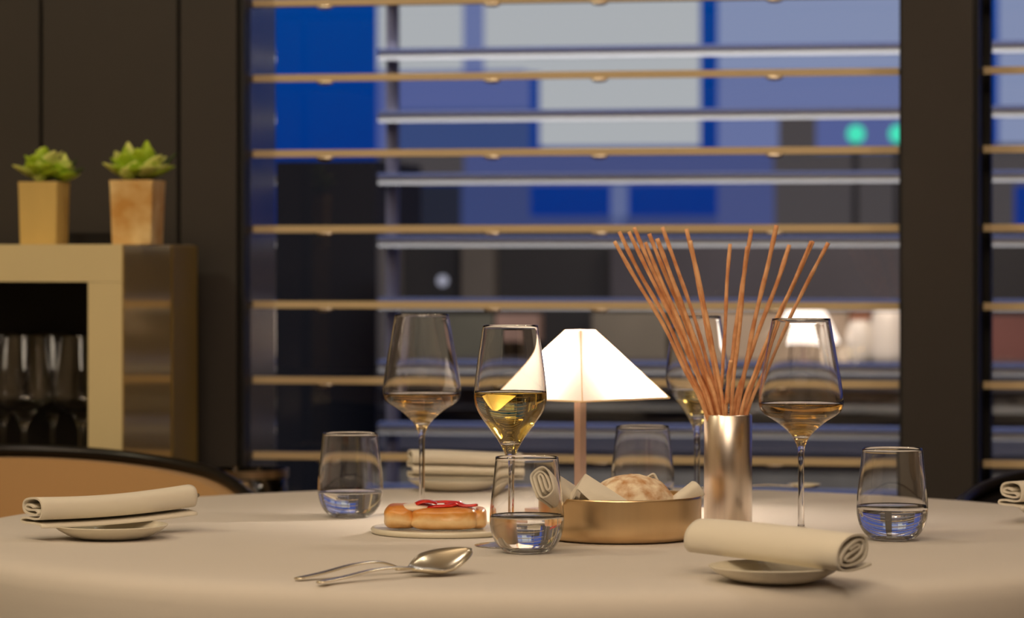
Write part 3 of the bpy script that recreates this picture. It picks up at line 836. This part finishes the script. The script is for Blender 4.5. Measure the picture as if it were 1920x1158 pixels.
napkin(SEC_R, (c.x, c.y), math.hypot(b.x-a.x, b.y-a.y)+0.012, math.atan2(b.y-a.y, b.x-a.x), 0.0165, 'rolled cream napkin nearest the viewer with its spiral end in view', sag=0.0, tilt=-0.006,
       scl=lambda t: (1.0-0.12*(1-t)**3, 0.97-0.06*(1-t)**4))
a = P_(60, 960, 3.47); b = P_(352, 948, 3.60); c = (a+b)/2
napkin(SEC_L, (c.x, c.y), math.hypot(b.x-a.x, b.y-a.y), math.atan2(b.y-a.y, b.x-a.x), 0.0150, 'rolled cream napkin with a knife tip poking out, beside the upholstered chair', sag=0.0022, tilt=0.004, seed=2)
a = P_(768, 880, 4.22); b = P_(975, 880, 4.25); c = (a+b)/2
napkin(SEC_B, (c.x, c.y), math.hypot(b.x-a.x, b.y-a.y), math.atan2(b.y-a.y, b.x-a.x), 0.0162, 'folded cream napkin at the far table edge behind the stemmed glasses', sag=0.0, tilt=-0.004, th=0.003)
a = P_(1893, 940, 3.70); b = P_(2120, 940, 3.80); c = (a+b)/2
napkin(SEC_L, (c.x, c.y), math.hypot(b.x-a.x, b.y-a.y), math.atan2(b.y-a.y, b.x-a.x), 0.0155, 'rolled cream napkin cut off by the edge of the photo, before the black chair', sag=0.0, seed=4)
# knife tip in the left napkin
bm = bmesh.new()
kp = [(0.0, 0.006), (0.03, 0.0075), (0.058, 0.008), (0.070, 0.0065), (0.078, 0.001)]
g = [[Vector((x, -hh*0.2, -hh)), Vector((x, 0, 0)), Vector((x, hh*0.1, hh*0.9))] for x, hh in kp]
sheet(bm, g, 0.0012)
ka = P_(352, 944, 3.60)
o = link('table_knife', bm, M_silver, None, ka+Vector((-0.058, -0.026, 0.000)), math.radians(24), smooth=True)
tag(o, 'silver knife tip sticking out of the napkin beside the upholstered chair', 'knife')
o.rotation_euler = (0, math.radians(-7), math.radians(24))
ka = None

# far plate and fork beyond the amber wine
bm = bmesh.new(); lathe(bm, [(r*0.36, z*0.4) for r, z in PL], 48)
o = link('butter_dish', bm, M_plate, None, T(1508, 4.27), smooth=True); tag(o, 'tiny white dish at the far table edge beyond the amber wine', 'dish')
bm = bmesh.new(); sheet(bm, [[Vector((x, -wd, z)), Vector((x, 0, z-0.0005)), Vector((x, wd, z))] for x, wd, z in ((-0.08, 0.004, 0.002), (-0.03, 0.003, 0.004), (0.02, 0.003, 0.006), (0.05, 0.010, 0.004), (0.075, 0.011, 0.003), (0.085, 0.004, 0.004))], 0.0015)
o = link('far_spoon', bm, M_silver, None, T(1415, 4.24)+Vector((0, 0, 0.001)), math.radians(8), smooth=True); tag(o, 'thin silver spoon lying at the far table edge beyond the vase', 'spoon')

# ================================================================ BUN PLATE
bm = bmesh.new()
lathe(bm, [(0, 0), (0.079, 0), (0.082, 0.0012), (0.0828, 0.0045), (0.0815, 0.0066), (0.079, 0.0068), (0.0775, 0.006), (0, 0.0058)], 96)
PBX, PBD = (834-960)/FPX*3.575, 3.575
o = link('flat_plate', bm, M_plate, None, (PBX, PBD, TT), smooth=True)
tag(o, 'flat cream plate carrying the pepper-topped bun', 'plate')
bun = empty('topped_bun', ((817-960)/FPX*3.56, 3.555, TT+0.0069), 0)
bun.scale = (1, 1, 0.86)
tag(bun, 'golden baked bun topped with cream and red pepper strips', 'pastry')
def lobe(cx, cy, rx, ry, h, ex=2.6, name='bun_lobe', seed=0, rot=0.0):
    bm_ = bmesh.new(); bmesh.ops.create_icosphere(bm_, subdivisions=4, radius=1)
    for v in bm_.verts:
        p = v.co.copy()
        n = (abs(p.x)**ex+abs(p.y)**ex+abs(p.z)**ex)**(1/ex)
        p /= n
        k = 1+0.035*NZ.noise(p*2.2+Vector((seed, 0, 0)))+0.012*NZ.noise(p*6+Vector((seed, 4, 0)))
        z = h/2*(1+p.z*k)
        tp = 1-0.05*(z/h) if z > h*0.3 else 1-0.03*(1-z/(h*0.3))
        x, y = rx*p.x*k*tp, ry*p.y*k*tp
        v.co = Vector((cx+x*math.cos(rot)-y*math.sin(rot), cy+x*math.sin(rot)+y*math.cos(rot), max(0, z)))
    return link(name, bm_, M_bun, bun, (0, 0, 0), smooth=True)
lobe(-0.0385, 0.004, 0.0190, 0.032, 0.0310, 3.6, seed=1)
lobe(0.010, -0.004, 0.0370, 0.034, 0.0285, 5.5, seed=5)
lobe(0.0430, 0.006, 0.0140, 0.030, 0.0262, 4.5, seed=9)
bm = bmesh.new()
for cx, cy, rx, ry, rz_, cz in ((-0.020, -0.004, 0.020, 0.024, 0.0065, 0.0270), (0.022, 0.0, 0.026, 0.02, 0.0045, 0.0250), (0.042, -0.006, 0.010, 0.014, 0.004, 0.0225)):
    mtx = Matrix.Translation((cx, cy, cz)) @ Matrix.Diagonal((rx, ry, rz_, 1))
    bmesh.ops.create_icosphere(bm, subdivisions=3, radius=1, matrix=mtx)
link('cream_topping', bm, M_cream, bun, (0, 0, 0), smooth=True)
def strip(pts, wd, name='pepper_strip', dz=0.0012):
    pts = [p+Vector((0, 0, dz)) for p in catmull(pts, 5)]
    g = []
    for i, p in enumerate(pts):
        d = (pts[min(i+1, len(pts)-1)]-pts[max(i-1, 0)]).normalized()
        s_ = d.cross(Vector((0, 0, 1))).normalized()
        w_ = wd*(0.55+0.45*math.sin(PI*min(1, (i+1)/(len(pts)+1))))
        row = []
        for k in range(-3, 4):
            u = k/3
            row.append(p+s_*u*w_+Vector((0, 0, -0.002*u*u)))
        g.append(row)
    bm_ = bmesh.new(); sheet(bm_, g, 0.0016)
    o_ = link(name, bm_, M_pepper, bun, (0, 0, 0), smooth=True)
strip([(-0.022, -0.014, 0.0315), (-0.016, -0.013, 0.0345), (-0.007, -0.012, 0.0350), (0.001, -0.011, 0.0325)], 0.0125, dz=0.002)
strip([(-0.010, -0.018, 0.0275), (0.002, -0.019, 0.0300), (0.014, -0.018, 0.0305), (0.021, -0.012, 0.0325)], 0.0075)
strip([(0.012, 0.004, 0.0305), (0.022, -0.004, 0.0335), (0.033, -0.012, 0.0300), (0.046, -0.016, 0.0310)], 0.0068)
strip([(-0.006, 0.012, 0.0320), (0.010, 0.010, 0.0330), (0.028, 0.010, 0.0320)], 0.0045)

# ================================================================ CUTLERY
def handle_pts(L, z0, zarch, zneck):
    return [(0, z0), (L*0.25, z0+(zarch-z0)*0.35), (L*0.55, zarch*0.93), (L*0.78, zarch), (L*0.93, (zarch+zneck)/2), (L, zneck)]
def cut_handle(L, z0, za, zn, w0=0.006, w1=0.0026, name='handle', parent=None, m=None):
    pp = catmull([(x, z, 0) for x, z in handle_pts(L, z0, za, zn)], 6)
    bm_ = bmesh.new(); n = len(pp)
    g = []
    for i, p in enumerate(pp):
        t = i/(n-1)
        wd = w1+(w0-w1)*(1-t)**1.3
        if t < 0.04: wd *= 0.6+10*t
        g.append([Vector((p.x, wd*u, p.y)) for u in (-1, -0.5, 0, 0.5, 1)])
    sheet(bm_, g, lambda a_, b_: 0.0026*(1-0.5*abs(2*b_-1)))
    return link(name, bm_, m or M_silver, parent, (0, 0, 0), smooth=True)
# spoon
sa = T(597, 3.0); sb = T(884, 3.118)
ang = math.atan2(sb.y-sa.y, sb.x-sa.x); Ls = math.hypot(sb.x-sa.x, sb.y-sa.y)
sp = empty('serving_spoon', sa, ang); tag(sp, 'silver spoon lying in front of the fork, its bowl turned up', 'spoon')
hl = Ls-0.070
cut_handle(hl, 0.0022, 0.0105, 0.0078, parent=sp)
bm = bmesh.new(); g = []
NI, NJ = 22, 14
for i in range(NI+1):
    t = i/NI
    x = hl-0.004+0.074*t
    wd = 0.0215*(math.sin(PI*min(1, max(0.0, t**0.80))))**0.62 if 0 < t < 1 else 0.0
    wd = max(wd, 0.0024 if t < 0.5 else 0.0006)
    rimz = 0.0078+0.0135*t
    dep = 0.0105*math.sin(PI*t)**0.8 if 0 < t < 1 else 0
    row = []
    for j in range(NJ+1):
        u = -1+2*j/NJ
        z = rimz-dep*(1-u*u)**0.8 if abs(u) < 1 else rimz
        row.append(Vector((x, wd*u, max(z+wd*u*0.30*min(1, t*3)+0.002*t, 0.0012))))
    g.append(row)
sheet(bm, g, 0.0013)
link('spoon_bowl', bm, M_silver, sp, (0, 0, 0), smooth=True)
# fork
fa = T(555, 3.035); fb = T(858, 3.155)
ang = math.atan2(fb.y-fa.y, fb.x-fa.x); Lf = math.hypot(fb.x-fa.x, fb.y-fa.y)
fk = empty('serving_fork', fa, ang); tag(fk, 'silver fork lying just behind the spoon with its tines raised', 'fork')
hf = Lf-0.072
cut_handle(hf, 0.0022, 0.0125, 0.0045, parent=fk)
bm = bmesh.new(); g = []
for i in range(13):
    t = i/12; x = hf-0.003+0.030*t
    wd = 0.0028+(0.0115-0.0028)*min(1, t*1.25)**1.4
    z = 0.0045-0.0015*math.sin(PI*t*0.6)+0.003*t*t
    g.append([Vector((x, wd*u, z-0.001*(1-u*u))) for u in (-1, -0.6, -0.2, 0.2, 0.6, 1)])
sheet(bm, g, 0.0013)
link('fork_head', bm, M_silver, fk, (0, 0, 0), smooth=True)
for k in range(4):
    y = -0.0096+k*0.0064
    pp = catmull([(hf+0.026, y, 0.0054), (hf+0.045, y, 0.0086), (hf+0.062, y, 0.0138), (hf+0.073, y, 0.0185)], 4)
    bm = bmesh.new(); tube(bm, pp, lambda t: 0.00155*(1-0.5*t), 6); link('tine', bm, M_silver, fk, (0, 0, 0), smooth=True)

# ================================================================ PLANTS ON THE CABINET
def leaf_mesh(L, W, curl=0.3, th=0.0045):
    bm_ = bmesh.new(); g = []
    for i in range(9):
        t = i/8; wd = W*(math.sin(PI*min(0.98, 0.10+0.88*t**0.85)))**0.8
        z = L*curl*t*t
        g.append([Vector((L*t, wd*u, z+abs(u)*wd*0.35)) for u in (-1, -0.5, 0, 0.5, 1)])
    sheet(bm_, g, lambda a_, b_: th*(1-0.8*abs(2*b_-1))*(1-0.7*a_)+0.0006)
    bmesh.ops.recalc_face_normals(bm_, faces=bm_.faces)
    me_ = bpy.data.meshes.new('leaf'); bm_.to_mesh(me_); bm_.free()
    for p in me_.polygons: p.use_smooth = True
    return me_
def plant(px, Vv, hw, hwb, hp, pmat_, label, leaves, seed, marb=False):
    random.seed(seed)
    u = U_(px, Vv)+hw
    root = empty('potted_succulent', UV(u, Vv+hw, ctop+0.0002), -TH)
    tag(root, label, 'potted plant', 'succulents on the cabinet')
    bm_ = bmesh.new(); vs = box(bm_, -1, 1, -1, 1, 0, hp)
    for v in vs:
        k = hwb if v.co.z < 1e-6 else hw
        v.co.x *= k; v.co.y *= k
    top = [f for f in bm_.faces if all(abs(v.co.z-hp) < 1e-6 for v in f.verts)]
    r_ = bmesh.ops.inset_region(bm_, faces=top, thickness=0.005)
    for v in top[0].verts: v.co.z -= 0.008
    pot = link('pot', bm_, pmat_, root, (0, 0, 0), bevel=0.0012)
    link('soil', bbox(-hw+0.0062, hw-0.0062, -hw+0.0062, hw-0.0062, hp-0.0079, hp-0.003), M_soil, root, (0, 0, 0))
    for (yaw, el, L, W, mm, off) in leaves:
        me_ = leaf_mesh(L, W, 0.22)
        me_.materials.append(mm)
        o_ = bpy.data.objects.new('leaf', me_); COL.objects.link(o_); o_.parent = root
        o_.location = (off[0], off[1], hp-0.002+off[2])
        o_.rotation_euler = (0, -math.radians(el), math.radians(yaw))
    return root
G, PG, DG = M_leaf, M_leafpale, M_leafdark
def rosette(cx, cy, sc_, seed, dark_side=0):
    random.seed(seed); L = []
    for ring, (n, el, ln, wd) in enumerate(((7, 14, 0.042, 0.019), (6, 38, 0.042, 0.018), (4, 60, 0.038, 0.016), (2, 80, 0.044, 0.014))):
        for k in range(n):
            yaw = 360*k/n+ring*25+random.uniform(-12, 12)
            mm = G if random.random() < 0.6 else PG
            if dark_side and abs(((yaw+180) % 360)-180) < 40 and ring < 2: mm = DG
            L.append((yaw, el+random.uniform(-8, 8), ln*sc_*random.uniform(0.85, 1.12), wd*sc_, mm, (cx, cy, 0.004+0.002*ring)))
    return L
lvs1 = rosette(-0.002, -0.004, 1.1, 3)+rosette(0.030, 0.004, 0.75, 5, 1)+[(-80, 55, 0.040, 0.012, PG, (-0.002, -0.015, 0.0))]
plant(34, 4.60, 0.0305, 0.0285, Z_(70, 340, 4.6)-ctop, M_pot, 'bright green succulent in a plain ochre square pot, away from the window', lvs1, 1)
lvs2 = rosette(-0.012, -0.004, 1.08, 11)+rosette(0.014, -0.002, 1.1, 12)+[(-5, 30, 0.062, 0.008, DG, (0.015, 0.0, 0.0)), (-85, 30, 0.03, 0.012, PG, (-0.008, -0.02, 0.0))]
plant(205, 4.60, 0.0335, 0.0305, Z_(250, 337, 4.6)-ctop, M_pot2, 'bright green succulent in a marbled square pot, nearer the window', lvs2, 2)
bu0 = U_(100, 4.74); bu1 = U_(222, 4.74)
o = rbox('black_tray', bu0, bu1, 4.74, 4.86, ctop+0.0002, ctop+0.019, M_black, bevel=0.002)
tag(o, 'low black box lying on the cabinet behind the two pots', 'box')

# ================================================================ CHAIRS
def chair(cx, cy, back_deg, ztop, label, drop, R=0.31, fab=None):
    root = empty('barrel_chair', (cx, cy, 0), math.radians(back_deg-90)); tag(root, label, 'chair', 'barrel dining chairs')
    n = 40; A = 105
    def top(t):   # t in degrees from the back
        return ztop-drop*(1-math.cos(math.radians(t)*1.0))-0.06*max(0, (abs(t)-60)/45)**2
    def shell(r0, r1, m, name, inset=0.0, zb=0.40):
        bm_ = bmesh.new(); rows = []
        for i in range(n+1):
            t = -A+2*A*i/n; a = math.radians(90-t); c_, s_ = math.cos(a), math.sin(a)
            zt = top(t)-inset
            rows.append([bm_.verts.new((r*c_, r*s_, z)) for r, z in ((r0, zb), (r1, zb), (r1, zt), (r0, zt))])
        for P, Q in zip(rows, rows[1:]):
            for k in range(4): bm_.faces.new((P[k], P[(k+1) % 4], Q[(k+1) % 4], Q[k]))
        bm_.faces.new(rows[0][::-1]); bm_.faces.new(rows[-1])
        return link(name, bm_, m, root, (0, 0, 0), smooth=False)
    o1 = shell(R-0.030, R-0.0002, fab or M_chairfab, 'inner_upholstery', 0.008)
    o2 = shell(R, R+0.022, M_chairblk, 'outer_shell', 0.004)
    for o_ in (o1, o2):
        for p in o_.data.polygons: p.use_smooth = abs(p.normal.z) < 0.5
    bm_ = bmesh.new()
    tube(bm_, [((R-0.002)*math.cos(math.radians(90-t)), (R-0.002)*math.sin(math.radians(90-t)), top(t)+0.002) for t in [-A+2*A*i/60 for i in range(61)]], 0.0085, 10)
    link('top_rim', bm_, M_chairblk, root, (0, 0, 0), smooth=True)
    bm_ = bmesh.new(); lathe(bm_, [(0, 0.36), (R-0.045, 0.36), (R-0.034, 0.38), (R-0.034, 0.45), (R-0.06, 0.47), (0, 0.475)], 40)
    link('seat', bm_, M_chairfab, root, (0, 0, 0), smooth=True)
    for sx_, sy_ in ((1, 1), (-1, 1), (1, -1), (-1, -1)):
        bm_ = bmesh.new(); tube(bm_, [(sx_*0.17, sy_*0.17, 0.365), (sx_*0.22, sy_*0.22, 0.0)], lambda t: 0.018-0.007*t, 10)
        link('leg', bm_, M_chairblk, root, (0, 0, 0), smooth=True)
    return root
chair(-0.635, 4.27, 112, 0.782, 'tan upholstered barrel chair with a black rim, before the gold cabinet', 0.045)
chair(0.90, 4.22, 100, 0.757, 'black-backed barrel chair mostly cut off, beyond the napkin at the photo edge', 0.06, fab=M_chairblk)

# ================================================================ SIDE TABLE WITH GLASS BOWL
sx0 = U_(462, 4.86)
sto = UV(sx0, 4.86, 0)
stt = empty('side_table', sto, -TH); tag(stt, 'low brass side table between the chair and the window', 'side table')
ztab = 0.645
bm = bmesh.new(); lathe(bm, [(0, ztab-0.016), (0.064, ztab-0.016), (0.066, ztab-0.012), (0.066, ztab-0.004), (0.064, ztab), (0, ztab)], 48); link('table_top', bm, M_bowl, stt, (0, 0, 0))
bm = bmesh.new(); lathe(bm, [(0, 0), (0.07, 0), (0.07, 0.01), (0.012, 0.016), (0.012, ztab-0.0165), (0, ztab-0.0165)], 24); link('pedestal', bm, M_bowl, stt, (0, 0, 0))
gb = empty('glass_bowl', UV(sx0, 4.86, ztab+0.0003)); tag(gb, 'wide clear glass bowl with a brass band, glimpsed behind the chair rim', 'bowl')
HB = Z_(462, 879, 4.86)-ztab
lathe_obj('glass_body', [(0, 0), (0.060, 0), (0.064, 0.003), (0.0645, HB), (0.062, HB), (0.0615, 0.006), (0, 0.005)], M_glass, gb, 48)
bm = bmesh.new(); lathe(bm, [(0.0646, HB-0.012), (0.0662, HB-0.012), (0.0662, HB), (0.0646, HB), (0.0646, HB-0.012)], 48); link('brass_band', bm, M_bowl, gb, (0, 0, 0), smooth=False)
for k, (px, dv_) in enumerate(((450, -0.02), (493, 0.01))):
    bm = bmesh.new(); lathe(bm, [(0, 0), (0.013, 0), (0.014, 0.02), (0.013, HB-0.022), (0, HB-0.02)], 20)  # white highlights in the bowl, built as small glowing bodies
    o = link('bowl_glint', bm, emat('glint_glow', lin(250, 220, 180), 0.9), None, UV(U_(px, 4.86+dv_), 4.86+dv_, ztab+0.0065), smooth=True)
    tag(o, ('glowing small candle standing for a highlight in the glass bowl, next to the chair rim', 'glowing small candle standing for a highlight in the glass bowl, nearer the window glass')[k], 'glint')
